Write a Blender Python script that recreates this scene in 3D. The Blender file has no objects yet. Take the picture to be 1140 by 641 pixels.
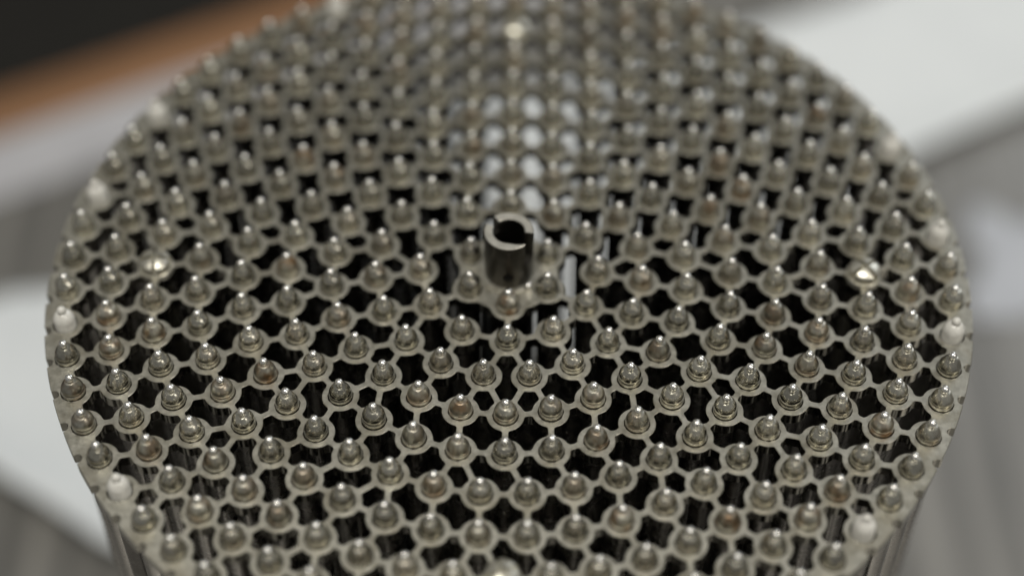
import bpy, bmesh, math, random
import numpy as np
from mathutils import Matrix, Vector
from mathutils.geometry import delaunay_2d_cdt

random.seed(7)
MM = 0.001
scene = bpy.context.scene
col = scene.collection
PLATE_Z = 250.0            # height of the grid plate's top face above the bench, mm

# ------------------------------------------------------------------ camera
cam_d = bpy.data.cameras.new('camera')
cam = bpy.data.objects.new('camera', cam_d)
col.objects.link(cam)
scene.camera = cam
FW = Vector((0.0, 0.64253, -0.76626)).normalized()
RT = Vector((0.9999993, -0.00091, -0.00076))
RT = (RT - FW * RT.dot(FW)).normalized()
UP = RT.cross(FW)
CAM_POS = Vector((0.755, -285.56, 329.19 + PLATE_Z + 5.1))
m = Matrix((RT, UP, -FW)).transposed().to_4x4()
m.translation = CAM_POS * MM
cam.matrix_world = m
cam_d.sensor_width = 36.0
cam_d.lens = 62.38
cam_d.clip_start = 0.01
cam_d.clip_end = 60.0
cam_d.dof.use_dof = True
cam_d.dof.focus_distance = 0.413
cam_d.dof.aperture_fstop = 2.8
cam_d.dof.aperture_blades = 0

# ------------------------------------------------------------------ world and lamps
world = bpy.data.worlds.new('World')
scene.world = world
world.use_nodes = True
bg = world.node_tree.nodes['Background']
bg.inputs[0].default_value = (0.97, 0.96, 0.92, 1)
bg.inputs[1].default_value = 0.22


def lamp(name, loc, target, sx, sy, power, color):
    d = bpy.data.lights.new(name, 'AREA')
    d.shape = 'RECTANGLE'
    d.size, d.size_y = sx, sy
    d.energy = power
    d.color = color
    o = bpy.data.objects.new(name, d)
    col.objects.link(o)
    o.location = loc
    o.rotation_euler = (Vector(target) - Vector(loc)).to_track_quat('-Z', 'Y').to_euler()
    return o


# ceiling luminaires of the room, and the window side on the right
lamp('ceiling_lamp', (-0.15, -0.30, 2.3), (0, 0, 0.2), 0.6, 0.6, 30, (1.0, 0.96, 0.88))
lamp('ceiling_lamp', (1.2, -0.8, 1.6), (0, 0, 0.2), 0.5, 0.9, 9, (1.0, 0.95, 0.86))
lamp('window_light', (1.6, 1.9, 1.5), (0, 0, 0.2), 1.2, 1.2, 13, (0.88, 0.93, 1.0))

scene.view_settings.view_transform = 'Standard'
scene.view_settings.look = 'None'
scene.view_settings.gamma = 1
scene.view_settings.use_curve_mapping = False
scene.view_settings.exposure = 0.0


# ------------------------------------------------------------------ materials
def mat(name):
    mt = bpy.data.materials.new(name)
    mt.use_nodes = True
    nt = mt.node_tree
    return mt, nt, nt.nodes['Principled BSDF']


def N(nt, typ, **kw):
    n = nt.nodes.new(typ)
    for k, v in kw.items():
        setattr(n, k, v)
    return n


def ramp(nt, stops):
    r = N(nt, 'ShaderNodeValToRGB')
    e = r.color_ramp.elements
    e[0].position, e[0].color = stops[0][0], (*stops[0][1], 1)
    e[1].position, e[1].color = stops[-1][0], (*stops[-1][1], 1)
    for p, c in stops[1:-1]:
        x = e.new(p)
        x.color = (*c, 1)
    return r


def metal(name, dark, light, rough, rvar=0.08, noise=900, bump=0.0, bump_scale=4000,
          stain=None, vary=0.0):
    """worn machined metal: mottled colour, uneven gloss, fine relief"""
    mt, nt, b = mat(name)
    tc = N(nt, 'ShaderNodeTexCoord')
    oi = N(nt, 'ShaderNodeObjectInfo')
    ofs = N(nt, 'ShaderNodeVectorMath', operation='ADD')
    sc_ = N(nt, 'ShaderNodeMath', operation='MULTIPLY')
    sc_.inputs[1].default_value = 3.0
    nt.links.new(oi.outputs['Random'], sc_.inputs[0])
    nt.links.new(tc.outputs['Object'], ofs.inputs[0])
    nt.links.new(sc_.outputs[0], ofs.inputs[1])
    nz = N(nt, 'ShaderNodeTexNoise')
    nz.inputs['Scale'].default_value = noise
    nz.inputs['Detail'].default_value = 5
    nz.inputs['Roughness'].default_value = 0.6
    nt.links.new(ofs.outputs[0], nz.inputs['Vector'])
    cr = ramp(nt, [(0.3, dark), (0.7, light)])
    nt.links.new(nz.outputs['Fac'], cr.inputs[0])
    colr = cr.outputs[0]
    if stain:
        n2 = N(nt, 'ShaderNodeTexNoise')
        n2.inputs['Scale'].default_value = stain[1]
        n2.inputs['Detail'].default_value = 3
        nt.links.new(ofs.outputs[0], n2.inputs['Vector'])
        r2 = ramp(nt, [(stain[2], (0, 0, 0)), (stain[3], (1, 1, 1))])
        nt.links.new(n2.outputs['Fac'], r2.inputs[0])
        f = N(nt, 'ShaderNodeMath', operation='MULTIPLY')
        nt.links.new(r2.outputs[0], f.inputs[0])
        if stain[4]:
            pw = N(nt, 'ShaderNodeMath', operation='POWER')
            pw.inputs[1].default_value = stain[4]
            nt.links.new(oi.outputs['Random'], pw.inputs[0])
            nt.links.new(pw.outputs[0], f.inputs[1])
        else:
            f.inputs[1].default_value = 0.6
        mx = N(nt, 'ShaderNodeMix', data_type='RGBA')
        nt.links.new(f.outputs[0], mx.inputs[0])
        nt.links.new(colr, mx.inputs[6])
        mx.inputs[7].default_value = (*stain[0], 1)
        colr = mx.outputs[2]
    if vary:
        vr = N(nt, 'ShaderNodeMapRange')
        vr.inputs[3].default_value = 1 - vary
        vr.inputs[4].default_value = 1 + vary * 0.7
        wn = N(nt, 'ShaderNodeTexWhiteNoise', noise_dimensions='1D')
        nt.links.new(oi.outputs['Random'], wn.inputs['W'])
        nt.links.new(wn.outputs['Value'], vr.inputs[0])
        vm = N(nt, 'ShaderNodeVectorMath', operation='SCALE')
        nt.links.new(colr, vm.inputs[0])
        nt.links.new(vr.outputs[0], vm.inputs['Scale'])
        colr = vm.outputs[0]
    nt.links.new(colr, b.inputs['Base Color'])
    b.inputs['Metallic'].default_value = 1.0
    rr = N(nt, 'ShaderNodeMapRange')
    rr.inputs[3].default_value = rough - rvar
    rr.inputs[4].default_value = rough + rvar
    nt.links.new(nz.outputs['Fac'], rr.inputs[0])
    rgh = rr.outputs[0]
    if vary:
        ad = N(nt, 'ShaderNodeMath', operation='MULTIPLY_ADD')
        ad.inputs[1].default_value = 0.16
        nt.links.new(oi.outputs['Random'], ad.inputs[0])
        nt.links.new(rgh, ad.inputs[2])
        rgh = ad.outputs[0]
    nt.links.new(rgh, b.inputs['Roughness'])
    if bump:
        n3 = N(nt, 'ShaderNodeTexNoise')
        n3.inputs['Scale'].default_value = bump_scale
        n3.inputs['Detail'].default_value = 3
        nt.links.new(ofs.outputs[0], n3.inputs['Vector'])
        bp = N(nt, 'ShaderNodeBump')
        bp.inputs['Strength'].default_value = bump
        bp.inputs['Distance'].default_value = 0.0001
        nt.links.new(n3.outputs['Fac'], bp.inputs['Height'])
        nt.links.new(bp.outputs[0], b.inputs['Normal'])
    return mt


M_PLATE = metal('satin_plate', (0.35, 0.34, 0.29), (0.51, 0.495, 0.435), 0.44, 0.10, 700, 0.45, 1800,
                stain=((0.25, 0.225, 0.165), 110, 0.45, 0.72, 0))
M_WALL = metal('cut_wall', (0.36, 0.35, 0.31), (0.46, 0.45, 0.41), 0.16, 0.05, 420)
M_PIN = metal('pin_steel', (0.42, 0.405, 0.345), (0.62, 0.60, 0.52), 0.17, 0.06, 700, 0.27, 650,
              stain=((0.28, 0.18, 0.10), 300, 0.4, 0.65, 3.0), vary=0.25)
M_TIP = metal('polished_tip', (0.76, 0.75, 0.71), (0.86, 0.85, 0.81), 0.27, 0.05, 600)
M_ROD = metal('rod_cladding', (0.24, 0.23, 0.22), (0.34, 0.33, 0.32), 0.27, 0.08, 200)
M_TUBE = metal('dark_tube', (0.055, 0.052, 0.045), (0.09, 0.085, 0.075), 0.38, 0.06, 400, 0.1, 2500)
M_TUBE_RIM = metal('bright_rim', (0.54, 0.52, 0.46), (0.68, 0.66, 0.59), 0.46, 0.06, 500)
M_SCREW = metal('bright_screw', (0.52, 0.50, 0.43), (0.70, 0.68, 0.59), 0.38, 0.08, 500)


def dull(name, a, b_, rough, noise, metallic=0.0):
    mt, nt, b = mat(name)
    tc = N(nt, 'ShaderNodeTexCoord')
    nz = N(nt, 'ShaderNodeTexNoise')
    nz.inputs['Scale'].default_value = noise
    nz.inputs['Detail'].default_value = 6
    nt.links.new(tc.outputs['Object'], nz.inputs['Vector'])
    cr = ramp(nt, [(0.3, a), (0.7, b_)])
    nt.links.new(nz.outputs['Fac'], cr.inputs[0])
    nt.links.new(cr.outputs[0], b.inputs['Base Color'])
    b.inputs['Roughness'].default_value = rough
    b.inputs['Metallic'].default_value = metallic
    return mt


M_PALE = dull('pale_pin', (0.50, 0.49, 0.45), (0.66, 0.65, 0.61), 0.16, 500)
M_PAPER = dull('white_paper', (0.70, 0.735, 0.755), (0.76, 0.795, 0.81), 0.6, 30)
M_STRIP = dull('pale_strip', (0.40, 0.40, 0.42), (0.47, 0.47, 0.49), 0.5, 30)
M_CARD = dull('grey_card', (0.40, 0.42, 0.46), (0.50, 0.52, 0.56), 0.5, 30)
M_FLOOR = dull('dark_floor', (0.010, 0.009, 0.006), (0.016, 0.014, 0.010), 0.7, 10)

# wood with grain running along its length
M_WOOD, nt, b = mat('varnished_wood')
tc = N(nt, 'ShaderNodeTexCoord')
mp = N(nt, 'ShaderNodeMapping')
mp.inputs['Scale'].default_value = (3, 60, 60)
nt.links.new(tc.outputs['Object'], mp.inputs[0])
nz = N(nt, 'ShaderNodeTexNoise')
nz.inputs['Scale'].default_value = 3
nz.inputs['Detail'].default_value = 6
nt.links.new(mp.outputs[0], nz.inputs['Vector'])
cr = ramp(nt, [(0.3, (0.15, 0.072, 0.030)), (0.7, (0.30, 0.155, 0.072))])
nt.links.new(nz.outputs['Fac'], cr.inputs[0])
nt.links.new(cr.outputs[0], b.inputs['Base Color'])
b.inputs['Roughness'].default_value = 0.45

# brushed bench metal
M_BENCH, nt, b = mat('brushed_bench')
tc = N(nt, 'ShaderNodeTexCoord')
mp = N(nt, 'ShaderNodeMapping')
mp.inputs['Rotation'].default_value = (0, 0, math.radians(-70))
mp.inputs['Scale'].default_value = (90, 4, 1)
nt.links.new(tc.outputs['Object'], mp.inputs[0])
nz = N(nt, 'ShaderNodeTexNoise')
nz.inputs['Scale'].default_value = 1
nz.inputs['Detail'].default_value = 5
nt.links.new(mp.outputs[0], nz.inputs['Vector'])
cr = ramp(nt, [(0.3, (0.15, 0.148, 0.14)), (0.7, (0.39, 0.375, 0.345))])
nt.links.new(nz.outputs['Fac'], cr.inputs[0])
nt.links.new(cr.outputs[0], b.inputs['Base Color'])
b.inputs['Metallic'].default_value = 0.7
b.inputs['Roughness'].default_value = 0.4


# ------------------------------------------------------------------ mesh helpers
def new_obj(name, me, parent=None, loc=(0, 0, 0), rz=0.0):
    o = bpy.data.objects.new(name, me)
    col.objects.link(o)
    o.location = [c * MM for c in loc]
    o.rotation_euler = (0, 0, rz)
    if parent:
        o.parent = parent
    return o


def mesh_from(name, verts, faces, material, smooth=True):
    me = bpy.data.meshes.new(name)
    me.from_pydata([(x * MM, y * MM, z * MM) for x, y, z in verts], [], faces)
    me.materials.append(material)
    if smooth:
        me.polygons.foreach_set('use_smooth', [True] * len(me.polygons))
    me.update()
    return me


def sharpen(me, deg=32):
    bm = bmesh.new()
    bm.from_mesh(me)
    bmesh.ops.recalc_face_normals(bm, faces=bm.faces)
    lim = math.radians(deg)
    for e in bm.edges:
        e.smooth = len(e.link_faces) == 2 and e.calc_face_angle(0) < lim
    bm.to_mesh(me)
    bm.free()
    return me


def lathe(name, prof, material, seg=28, squash=None, deg=32):
    """turn a (radius, height) profile; squash(theta, r, z) may reshape the radius"""
    v, f, rows = [], [], []
    for r, z in prof:
        if r < 1e-6:
            rows.append([len(v)])
            v.append((0, 0, z))
        else:
            row = []
            for i in range(seg):
                t = 2 * math.pi * i / seg
                q = squash(t, r, z) if squash else r
                row.append(len(v))
                v.append((q * math.cos(t), q * math.sin(t), z))
            rows.append(row)
    for a, b_ in zip(rows[:-1], rows[1:]):
        for i in range(seg):
            j = (i + 1) % seg
            if len(a) == 1 and len(b_) == 1:
                continue
            if len(a) == 1:
                f.append((a[0], b_[j], b_[i]))
            elif len(b_) == 1:
                f.append((a[i], a[j], b_[0]))
            else:
                f.append((a[i], a[j], b_[j], b_[i]))
    return sharpen(mesh_from(name, v, f, material), deg)


def slab(name, pts, z0, z1, material, bevel=0.0):
    n = len(pts)
    v = [(x, y, z0) for x, y in pts] + [(x, y, z1) for x, y in pts]
    f = [tuple(range(n - 1, -1, -1)), tuple(range(n, 2 * n))]
    f += [(i, (i + 1) % n, n + (i + 1) % n, n + i) for i in range(n)]
    me = mesh_from(name, v, f, material, False)
    if bevel:
        bm = bmesh.new()
        bm.from_mesh(me)
        bmesh.ops.bevel(bm, geom=bm.edges[:], offset=bevel * MM, segments=3, affect='EDGES', profile=0.5)
        bm.to_mesh(me)
        bm.free()
    return me


# ------------------------------------------------------------------ setting
# bench edge runs from near left to far right; (ux, uy) along it, (nx, ny) away from the cage
ux, uy = 0.884, 0.467
nx, ny = -uy, ux
EX, EY = -231.0, 297.0          # a point on the inner side of the wooden edge


def edge_pt(s, d):
    return (EX + ux * s + nx * d, EY + uy * s + ny * d)


bench = new_obj('bench_top', slab('bench_top', [edge_pt(-700, -38), edge_pt(-700, -1100),
                                                edge_pt(1300, -1100), edge_pt(1300, -38)], -30, 0, M_BENCH))
bench['kind'] = 'structure'
new_obj('metal_trim', slab('metal_trim', [edge_pt(-700, -0.5), edge_pt(-700, -37.5), edge_pt(1300, -37.5),
                                          edge_pt(1300, -0.5)], -30, 1.2, M_STRIP), bench)
wood = slab('wooden_edge', [(-700, 0), (1300, 0), (1300, 34), (-700, 34)], -40, 2.5, M_WOOD, 11)
wo = new_obj('wooden_edge', wood, bench, (EX, EY, 0), math.atan2(uy, ux))
wo['label'] = 'brown varnished wooden edge of the bench'
floor = new_obj('floor', slab('floor', [(-4000, -4000), (4000, -4000), (4000, 5000), (-4000, 5000)], -920, -900, M_FLOOR))
floor['kind'] = 'structure'


def sheet(label, pts, z0, mat_=M_PAPER, curl=0.0):
    """a sheet of paper with its corners a little lifted"""
    p = [Vector((*q, 0)) for q in pts]
    n = 14
    v, f = [], []
    for k in (0, 1):
        for i in range(n + 1):
            for j in range(n + 1):
                s, t = i / n, j / n
                q = p[0] * (1 - s) * (1 - t) + p[1] * s * (1 - t) + p[2] * s * t + p[3] * (1 - s) * t
                wob = 4 * (math.sin(9 * t + 2 * s) * (2 * s - 1) * abs(2 * s - 1) + 0.4 * math.sin(23 * t))
                wob2 = 4 * (math.sin(8 * s + 1.3) * (2 * t - 1) * abs(2 * t - 1) + 0.4 * math.sin(19 * s))
                q = q + (p[1] - p[0]).normalized() * wob + (p[3] - p[0]).normalized() * wob2
                lift = 2.2 * (abs(2 * s - 1) ** 6) * (abs(2 * t - 1) ** 4) + 0.4 * math.sin(5 * s + 3 * t) ** 2 + curl * max(0.0, 1 - t / 0.42) ** 2
                v.append((q.x, q.y, z0 + lift + 0.3 * k))
    w = n + 1
    for i in range(n):
        for j in range(n):
            a = i * w + j
            f.append((a, a + 1, a + w + 1, a + w))
            o = w * w
            f.append((o + a, o + a + w, o + a + w + 1, o + a + 1))
    loop = [i * w for i in range(w)] + [n * w + j for j in range(1, w)] + \
           [i * w + n for i in range(n - 1, -1, -1)] + [j for j in range(n - 1, 0, -1)]
    for a, b_ in zip(loop, loop[1:] + loop[:1]):
        f.append((a, b_, b_ + w * w, a + w * w))
    o = new_obj('paper_sheet', mesh_from('paper_sheet', v, f, mat_))
    o['label'] = label
    o['category'] = 'paper'
    return o


sheet('large white sheet on the bench between pinned cage and wooden edge',
      [(10, 157), (425, 430), (330, 470), (-40, 300)], 0.2, curl=8)
sheet('white sheet tapering to a point away from the pinned cage, on bare bench',
      [(-300, 163), (-127, 57), (-137, 220), (-215, 197)], 0.2, curl=14)
sheet('small pale card lying alone on the streaked grey bench beside the cage',
      [(196, 188), (272, 180), (278, 240), (206, 246)], 0.2, M_CARD)

# ------------------------------------------------------------------ the cage
cage = bpy.data.objects.new('perforated_pin_cage', None)
col.objects.link(cage)
cage.empty_display_size = 0.05
cage['label'] = 'round steel cage with hundreds of ball-tipped pins in a perforated top plate'
cage['category'] = 'pin cage'

S = 10.95
COUNT = [6, 12, 19, 26, 32, 39, 45, 52, 58, 65]
PHASE = [0, 0, .5, 0, 0, .5, .5, 0, 0, .5]
RAD = [S * k for k in range(1, 9)] + [S * 9 * 0.9952, S * 10 * 0.9909]
ROT = math.radians(-1.0)


def ang(k, j):
    return (j + PHASE[k - 1]) * 2 * math.pi / COUNT[k - 1]


def site(k, j):
    a, r = ang(k, j), RAD[k - 1]
    x, y = r * math.sin(a), -r * math.cos(a)
    c, s = math.cos(ROT), math.sin(ROT)
    return (x * c - y * s, x * s + y * c)


sites = {(k, j): site(k, j) for k in range(1, 11) for j in range(COUNT[k - 1])}

# webs of the plate: along each ring, and from each outer site to an inner one
links = set()
for k in range(2, 11):
    n = COUNT[k - 1]
    for j in range(n):
        links.add(((k, j), (k, (j + 1) % n)))
links.discard(((3, 18), (3, 0)))
OVERRIDE = {(6, -1): [-1], (7, -3): [-3], (7, -4): [-3], (7, -5): [-4], (9, 5): [5], (9, 4): [4],
            (4, 0): [0, -1], (5, 3): [3], (5, 4): [3], (5, -3): [-3], (5, -4): [-3], (8, 0): [-1]}
for k in range(2, 10):
    ni, no = COUNT[k - 1], COUNT[k]
    for j in range(no):
        key = [q for q in ((k + 1, j), (k + 1, j - no)) if q in OVERRIDE]
        if key:
            inner = OVERRIDE[key[0]]
        else:
            inner = [round(ang(k + 1, j) / (2 * math.pi) * ni - PHASE[k - 1] + 1e-6)]
        for i in inner:
            links.add(((k, i % ni), (k + 1, j)))
for i in range(6):
    links.add(((1, i), (2, 2 * i)))

# --- plate outline as a distance field (solid < 0), then its contours
COLLAR, WEB, HOLE_R = 4.4, 0.74, 3.0
RIM_OUT, RIM_IN = 113.5, RAD[9] - 0.9
STEP = 0.25
HALF = 116.0
ax = np.arange(-HALF, HALF + STEP / 2, STEP)
NX = len(ax)
D = np.full((NX, NX), 50.0)           # D[ix, iy]


def smin(a, b_, k):
    h = np.clip(0.5 + 0.5 * (b_ - a) / k, 0, 1)
    return b_ * (1 - h) + a * h - k * h * (1 - h)


def window(x0, x1, y0, y1):
    i0, i1 = max(0, int((x0 + HALF) / STEP)), min(NX, int((x1 + HALF) / STEP) + 2)
    j0, j1 = max(0, int((y0 + HALF) / STEP)), min(NX, int((y1 + HALF) / STEP) + 2)
    return slice(i0, i1), slice(j0, j1)


for (x, y) in sites.values():
    w = window(x - 7, x + 7, y - 7, y + 7)
    X, Y = np.meshgrid(ax[w[0]], ax[w[1]], indexing='ij')
    D[w] = np.minimum(D[w], np.hypot(X - x, Y - y) - COLLAR)
for a, b_ in links:
    (x0, y0), (x1, y1) = sites[a], sites[b_]
    w = window(min(x0, x1) - 4, max(x0, x1) + 4, min(y0, y1) - 4, max(y0, y1) + 4)
    X, Y = np.meshgrid(ax[w[0]], ax[w[1]], indexing='ij')
    L2 = (x1 - x0) ** 2 + (y1 - y0) ** 2
    t = np.clip(((X - x0) * (x1 - x0) + (Y - y0) * (y1 - y0)) / L2, 0, 1)
    d = np.hypot(X - x0 - t * (x1 - x0), Y - y0 - t * (y1 - y0)) - WEB
    D[w] = smin(D[w], d, 0.4)
X, Y = np.meshgrid(ax, ax, indexing='ij')
R = np.hypot(X, Y)
D = smin(D, R - 12.2, 0.8)                                # solid hub round the guide tube
D = smin(D, np.maximum(RIM_IN - R, R - 500), 0.8)         # solid rim
D = np.maximum(D, R - RIM_OUT)
NOTCH = 72
for i in range(NOTCH):
    a = math.radians(5.0 * i + 0.5) + ROT
    x, y = (RIM_OUT - 0.45) * math.sin(a), -(RIM_OUT - 0.45) * math.cos(a)
    w = window(x - 3, x + 3, y - 3, y + 3)
    Xw, Yw = np.meshgrid(ax[w[0]], ax[w[1]], indexing='ij')
    D[w] = np.maximum(D[w], 1.2 - np.hypot(Xw - x, Yw - y))
D = np.where(np.abs(D) < 1e-5, 1e-5, D)
GX, GY = np.gradient(D, STEP)


def sample(A, x, y):
    fx, fy = (x + HALF) / STEP, (y + HALF) / STEP
    i, j = fx.astype(int), fy.astype(int)
    u, v = fx - i, fy - j
    return A[i, j] * (1 - u) * (1 - v) + A[i + 1, j] * u * (1 - v) + A[i, j + 1] * (1 - u) * v + A[i + 1, j + 1] * u * v


def contours():
    ins = D < 0
    pt = {}
    for axis in (0, 1):
        A, B = (D[:-1, :], D[1:, :]) if axis == 0 else (D[:, :-1], D[:, 1:])
        ii, jj = np.nonzero((A < 0) != (B < 0))
        t = A[ii, jj] / (A[ii, jj] - B[ii, jj])
        for i, j, q in zip(ii.tolist(), jj.tolist(), t.tolist()):
            pt[(axis, i, j)] = (ax[i] + STEP * q, ax[j]) if axis == 0 else (ax[i], ax[j] + STEP * q)
    nb = {}
    c = ins[:-1, :-1].astype(int) + ins[1:, :-1] + ins[:-1, 1:] + ins[1:, 1:]
    for i, j in zip(*[q.tolist() for q in np.nonzero((c > 0) & (c < 4))]):
        es = [e for e in ((0, i, j), (1, i + 1, j), (0, i, j + 1), (1, i, j)) if e in pt]
        prs = [(es[0], es[1])] if len(es) == 2 else [(es[0], es[1]), (es[2], es[3])]
        for a, b2 in prs:
            nb.setdefault(a, []).append(b2)
            nb.setdefault(b2, []).append(a)
    seen, out = set(), []
    for s0 in nb:
        if s0 in seen:
            continue
        loop, cur, prev = [], s0, None
        while cur not in seen:
            seen.add(cur)
            loop.append(pt[cur])
            nxt = [q for q in nb[cur] if q != prev and q not in seen]
            prev = cur
            if not nxt:
                break
            cur = nxt[0]
        out.append(np.array(loop))
    return out


def resample(P, ds):
    Q = np.vstack([P, P[:1]])
    seg = np.hypot(*np.diff(Q, axis=0).T)
    s = np.concatenate([[0], np.cumsum(seg)])
    n = max(8, int(s[-1] / ds))
    t = np.linspace(0, s[-1], n, endpoint=False)
    return np.stack([np.interp(t, s, Q[:, 0]), np.interp(t, s, Q[:, 1])], 1)


THICK, CH = 3.2, 0.14
loops = []                   # (edge points, unit direction into the solid)
for P in contours():
    area = 0.5 * abs(np.sum(P[:, 0] * np.roll(P[:, 1], -1) - np.roll(P[:, 0], -1) * P[:, 1]))
    if area < 0.8:
        continue
    Q = resample(P, 0.42)
    g = np.stack([sample(GX, Q[:, 0], Q[:, 1]), sample(GY, Q[:, 0], Q[:, 1])], 1)
    g /= np.maximum(1e-6, np.hypot(g[:, 0], g[:, 1]))[:, None]
    loops.append((Q, -g))
th = np.linspace(0, 2 * math.pi, 28, endpoint=False)
ring = np.stack([np.cos(th), np.sin(th)], 1)
for (x, y) in sites.values():
    loops.append((ring * HOLE_R + (x, y), ring))
th = np.linspace(0, 2 * math.pi, 48, endpoint=False)
ring = np.stack([np.cos(th), np.sin(th)], 1)
BORE_R = 6.05
loops.append((ring * BORE_R, ring))

verts, faces = [], []
cdt_v, cdt_e, top_id, bot_id = [], [], [], []
for Q, g in loops:
    n = len(Q)
    base = len(verts)
    T = Q + g * CH
    verts += [(a, b2, 0.0) for a, b2 in T] + [(a, b2, -CH) for a, b2 in Q] + \
             [(a, b2, -THICK + CH) for a, b2 in Q] + [(a, b2, -THICK) for a, b2 in T]
    c0 = len(cdt_v)
    cdt_v += [Vector((a, b2)) for a, b2 in T]
    cdt_e += [(c0 + i, c0 + (i + 1) % n) for i in range(n)]
    top_id += list(range(base, base + n))
    bot_id += list(range(base + 3 * n, base + 4 * n))
    for lv in range(3):
        o = base + lv * n
        for i in range(n):
            j = (i + 1) % n
            faces.append((o + i, o + j, o + n + j, o + n + i))
cv, ce, cf, ov, oe, of = delaunay_2d_cdt(cdt_v, cdt_e, [], 0, 1e-6)
pos = np.array([(q.x, q.y) for q in cv])
src = [o[0] if o else -1 for o in ov]
tri = np.array([f for f in cf if len(f) == 3])
cen = pos[tri].mean(1)
ok = sample(D, cen[:, 0], cen[:, 1]) < 0
ok &= np.hypot(cen[:, 0], cen[:, 1]) > BORE_R
SP = np.array(list(sites.values()))
for i in range(0, len(cen), 4000):
    d = np.hypot(cen[i:i + 4000, None, 0] - SP[None, :, 0], cen[i:i + 4000, None, 1] - SP[None, :, 1]).min(1)
    ok[i:i + 4000] &= d > HOLE_R
extra = {}
for f in tri[ok].tolist():
    ids = []
    for q in f:
        if src[q] < 0:
            if q not in extra:
                extra[q] = (len(verts), len(verts) + 1)
                verts += [(pos[q, 0], pos[q, 1], 0.0), (pos[q, 0], pos[q, 1], -THICK)]
            ids.append(extra[q])
        else:
            ids.append((top_id[src[q]], bot_id[src[q]]))
    faces.append(tuple(q[0] for q in ids))
    faces.append(tuple(q[1] for q in reversed(ids)))
plate_me = sharpen(mesh_from('grid_plate', verts, faces, M_PLATE), 25)
plate_me.materials.append(M_WALL)
for p in plate_me.polygons:
    if abs(p.normal.z) < 0.3:
        p.material_index = 1
plate = new_obj('grid_plate', plate_me, cage, (0, 0, PLATE_Z))
plate['label'] = 'satin grey top plate cut through with lobed holes between round collars'
low = new_obj('grid_plate', plate_me, cage, (0, 0, THICK))
low['label'] = 'lower plate of the same pattern at the foot of the rods'

# --- pins: rod below the plate, shoulder, cone and ball tip
BASE = -PLATE_Z + 1.5


def pin_profile(curved):
    top = [(2.68, 1.80), (2.62, 2.35), (2.42, 2.95), (2.07, 3.5), (1.56, 4.02), (0.75, 4.15)] if curved else \
          [(2.66, 1.72), (2.44, 2.35), (2.16, 2.95), (1.83, 3.5), (1.44, 4.05), (0.75, 4.17)]
    return [(2.2, BASE), (3.02, BASE + 0.4), (3.02, BASE + 6), (2.72, BASE + 7), (2.72, -1.2), (2.86, -0.9), (2.86, 0.78),
            (2.78, 0.90), (2.42, 0.94), (2.38, 1.36), (2.66, 1.48)] + top + [(0.72, 4.3), (0.0, 4.32)]


def flats(t, r, z):
    if z < 1.75 or z > 4.1:
        return r
    return min(r, r * 0.90 / max(1e-6, abs(math.cos(t))))


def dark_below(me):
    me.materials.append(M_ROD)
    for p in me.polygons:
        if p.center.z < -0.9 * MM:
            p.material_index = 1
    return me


PINS = [lathe('pin', pin_profile(True), M_PIN), lathe('pin', pin_profile(False), M_PIN),
        lathe('pin', pin_profile(False), M_PIN, 32, flats)]
for q in PINS:
    dark_below(q)


def ball(name, r, zc, cut, material, seg=20):
    a0 = math.asin(cut / r)
    prof = [(0.0, zc - math.sqrt(r * r - cut * cut) - 0.05)]
    for i in range(9):
        a = -math.pi / 2 + a0 + (math.pi - a0) * i / 8
        prof.append((max(0.0, r * math.cos(a)) if i < 8 else 0.0, zc + r * math.sin(a)))
    return lathe(name, prof, material, seg, deg=70)


TIP = ball('tip', 1.03, 5.02, 0.7, M_TIP)
PALE_PIN = lathe('pale_pin', [(2.2, BASE), (3.02, BASE + 0.4), (3.02, BASE + 6), (2.72, BASE + 7), (2.72, -1.2), (2.62, -0.9), (2.62, 1.9),
                              (2.52, 2.5), (2.3, 3.1), (1.98, 3.6), (1.6, 4.05), (1.15, 4.4), (0.6, 4.5), (0, 4.52)], M_PALE)
dark_below(PALE_PIN)
PALE_TIP = ball('tip', 1.12, 5.1, 0.75, M_PALE)

# where does each site fall in the picture (only to choose which pins are built one by one)
FPX = 62.38 / 36.0


def in_view(x, y):
    v = Vector((x, y, PLATE_Z + 4)) - CAM_POS
    z = v.dot(FW)
    u, w = FPX * v.dot(RT) / z, FPX * v.dot(UP) / z
    return abs(u) < 0.51 and abs(w) < 0.51 * 575 / 1024, z


PALE = {46 % 65, (65 - 15), (65 - 10), 8, 14, 17, (65 - 22), (65 - 28), 20}
SCREWS = {0, 13, 26, 39}
plain, rest = [], []
for (k, j), (x, y) in sites.items():
    if k == 10 and j in PALE:
        o = new_obj('pale_pin', PALE_PIN, cage, (x, y, PLATE_Z), random.uniform(0, 6.28))
        o['label'] = 'whitish matte pin at the rim of the plate'
        new_obj('tip', PALE_TIP, o)
        continue
    if k == 8 and j in SCREWS:
        continue
    vis, z = in_view(x, y)
    (plain if vis else rest).append((z, k, j, x, y))
plain.sort()
print('pins in view', len(plain), 'outside', len(rest))
rest += plain[300:]
plain = plain[:300]
for z, k, j, x, y in plain:
    me = PINS[random.choices((0, 1, 2), (5, 4, 3))[0]]
    o = new_obj('pin', me, cage, (x, y, PLATE_Z + random.uniform(-0.22, 0.22)), random.uniform(0, 6.28))
    o.rotation_euler[0] = random.gauss(0, 0.0018)
    o.rotation_euler[1] = random.gauss(0, 0.0018)
    new_obj('tip', TIP, o)
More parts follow.
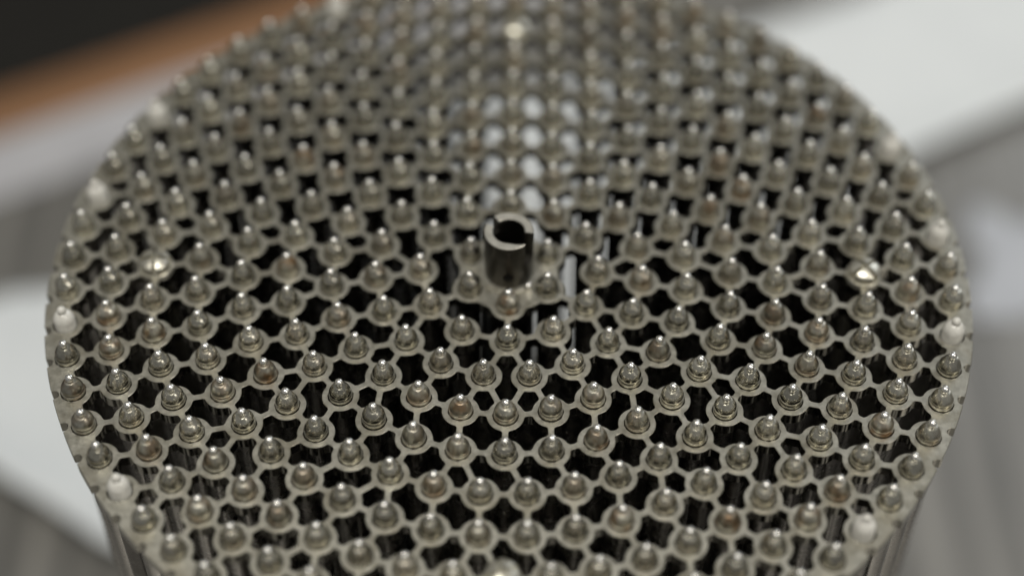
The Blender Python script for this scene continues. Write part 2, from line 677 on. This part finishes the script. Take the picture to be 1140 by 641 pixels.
# the remaining pins, farthest or outside the picture, as one part
V, F, MI = [], [], []
for z, k, j, x, y in rest:
    for me, mi in ((PINS[0], 0), (TIP, 1)):
        o = len(V)
        V += [(q.co.x / MM + x, q.co.y / MM + y, q.co.z / MM) for q in me.vertices]
        for pl in me.polygons:
            F.append(tuple(o + q for q in pl.vertices))
            MI.append(2 if pl.material_index else mi)
rest_me = mesh_from('outlying_pins', V, F, M_PIN)
rest_me.materials.append(M_TIP)
rest_me.materials.append(M_ROD)
rest_me.polygons.foreach_set('material_index', MI)
sharpen(rest_me)
ro = new_obj('outlying_pins', rest_me, cage, (0, 0, PLATE_Z))
ro['kind'] = 'stuff'
ro['label'] = 'remaining ball-tipped pins along the far rim of the plate'


# --- slotted clamping screws of the four tie rods
def screw_head():
    """domed head cut into quarters by a cross slot"""
    V, F = [], []
    seg, gap = 6, 0.48
    rings = [(3.85, 1.05), (3.9, 2.6), (3.7, 3.05), (3.2, 3.4), (2.4, 3.75), (1.5, 3.98), (0.75, 4.1)]
    for q in range(4):
        a0 = q * math.pi / 2
        o = len(V)
        for r0, z in rings:
            d = math.asin(min(0.9, gap / r0))
            for i in range(seg + 1):
                t = a0 + d + (math.pi / 2 - 2 * d) * i / seg
                V.append((r0 * math.cos(t), r0 * math.sin(t), z))
        for x_, z in ((0.5, 4.1), (0.5, 1.05)):
            V.append((x_ * math.cos(a0 + math.pi / 4), x_ * math.sin(a0 + math.pi / 4), z))
        n, w = len(rings), seg + 1
        tip, bot = o + n * w, o + n * w + 1
        for k in range(n - 1):
            for i in range(seg):
                F.append((o + k * w + i, o + k * w + i + 1, o + (k + 1) * w + i + 1, o + (k + 1) * w + i))
        for i in range(seg):
            F.append((o + (n - 1) * w + i, o + (n - 1) * w + i + 1, tip))
            F.append((o + i + 1, o + i, bot))
        for i in (0, seg):
            F.append(tuple([o + k * w + i for k in range(n)] + [tip, bot]))
    return sharpen(mesh_from('screw_head', V, F, M_SCREW), 40)


TIE = lathe('tie_rod', [(0, BASE), (3.02, BASE + 0.4), (3.02, BASE + 6), (2.9, BASE + 7), (2.9, -0.2), (4.3, -0.05), (4.35, 0.2), (4.35, 0.9), (4.15, 1.1),
                        (3.5, 1.12), (1.3, 1.2), (1.3, 2.6), (1.0, 2.9), (0, 2.95)], M_SCREW, 32)
HEAD = screw_head()
for n_, j in enumerate(sorted(SCREWS)):
    x, y = sites[(8, j)]
    o = new_obj('tie_rod', TIE, cage, (x, y, PLATE_Z), 0)
    o['label'] = 'bright tie rod with a cross-slotted screw head above the plate'
    new_obj('screw_head', HEAD, o, (0, 0, 0), math.radians((20, 35, 40, 4)[n_]))


# --- the central guide tube with its slotted crown and side hole
def guide_tube():
    R0, R1, H = 6.0, 3.9, 15.2
    seg = 96
    zs = [-PLATE_Z + 8, -2.0] + [0.4 * q for q in range(37)] + [H - 0.2, H]
    hole_a, hole_z, hole_r = math.radians(-91), 4.6, 1.35

    def depth(t):
        """how far down the crown is cut at angle t"""
        d1 = abs((t - math.radians(-28) + math.pi) % (2 * math.pi) - math.pi)
        d2 = abs((t - math.radians(142) + math.pi) % (2 * math.pi) - math.pi)
        if d1 < math.radians(21):
            return 8.0
        if d2 < math.radians(15):
            return 3.5
        return 0

    def inner(t, z):
        d = math.degrees((t + math.pi) % (2 * math.pi) - math.pi)
        if z > 7 and -95 < d < -40:
            return R1 + (5.55 - R1) * min(1.0, (d + 95) / 46.0) ** 1.6
        return R1

    V, F = [], []
    idx = {}

    def vid(i, l, s):
        key = (i % seg, l, s)
        if key not in idx:
            t = 2 * math.pi * (i % seg) / seg
            z = zs[l]
            r = (R0, inner(t, z))[s]
            if l == len(zs) - 1:
                r += -0.2 if s == 0 else 0.2
            idx[key] = len(V)
            V.append((r * math.cos(t), r * math.sin(t), z))
        return idx[key]

    def solid(i, l):
        if l < 0 or l >= len(zs) - 1:
            return False
        t = 2 * math.pi * ((i % seg) + 0.5) / seg
        zc = 0.5 * (zs[l] + zs[l + 1])
        if zc > H - depth(t):
            return False
        da = (t - hole_a + math.pi) % (2 * math.pi) - math.pi
        if math.hypot(da * R0, zc - hole_z) < hole_r:
            return False
        return True

    for i in range(seg):
        for l in range(len(zs) - 1):
            if not solid(i, l):
                continue
            F.append((vid(i, l, 0), vid(i + 1, l, 0), vid(i + 1, l + 1, 0), vid(i, l + 1, 0)))
            F.append((vid(i + 1, l, 1), vid(i, l, 1), vid(i, l + 1, 1), vid(i + 1, l + 1, 1)))
            if not solid(i, l + 1):
                F.append((vid(i, l + 1, 0), vid(i + 1, l + 1, 0), vid(i + 1, l + 1, 1), vid(i, l + 1, 1)))
            if not solid(i, l - 1):
                F.append((vid(i + 1, l, 0), vid(i, l, 0), vid(i, l, 1), vid(i + 1, l, 1)))
            if not solid(i + 1, l):
                F.append((vid(i + 1, l, 0), vid(i + 1, l, 1), vid(i + 1, l + 1, 1), vid(i + 1, l + 1, 0)))
            if not solid(i - 1, l):
                F.append((vid(i, l, 1), vid(i, l, 0), vid(i, l + 1, 0), vid(i, l + 1, 1)))
    me = mesh_from('guide_tube', V, F, M_TUBE)
    me.materials.append(M_TUBE_RIM)
    sharpen(me, 35)
    for p in me.polygons:
        if abs(p.normal.z) > 0.6 and p.center.z > 14 * MM:
            p.material_index = 1
    return me


gt = new_obj('guide_tube', guide_tube(), cage, (0, 0, PLATE_Z))
gt['label'] = 'dark hollow central tube with a slotted bright crown and a round side hole'
collar = lathe('flange', [(6.02, -0.3), (7.3, -0.3), (7.3, 0.45), (7.1, 0.6), (6.02, 0.62)], M_PLATE, 48)
new_obj('flange', collar, gt)
bead = lathe('locating_stud', [(0.95, -0.5), (0.95, 1.5), (0.85, 2.1), (0.5, 2.5), (0, 2.6)], M_TIP, 16, deg=60)
new_obj('locating_stud', bead, cage, (4.7, -6.0, PLATE_Z))
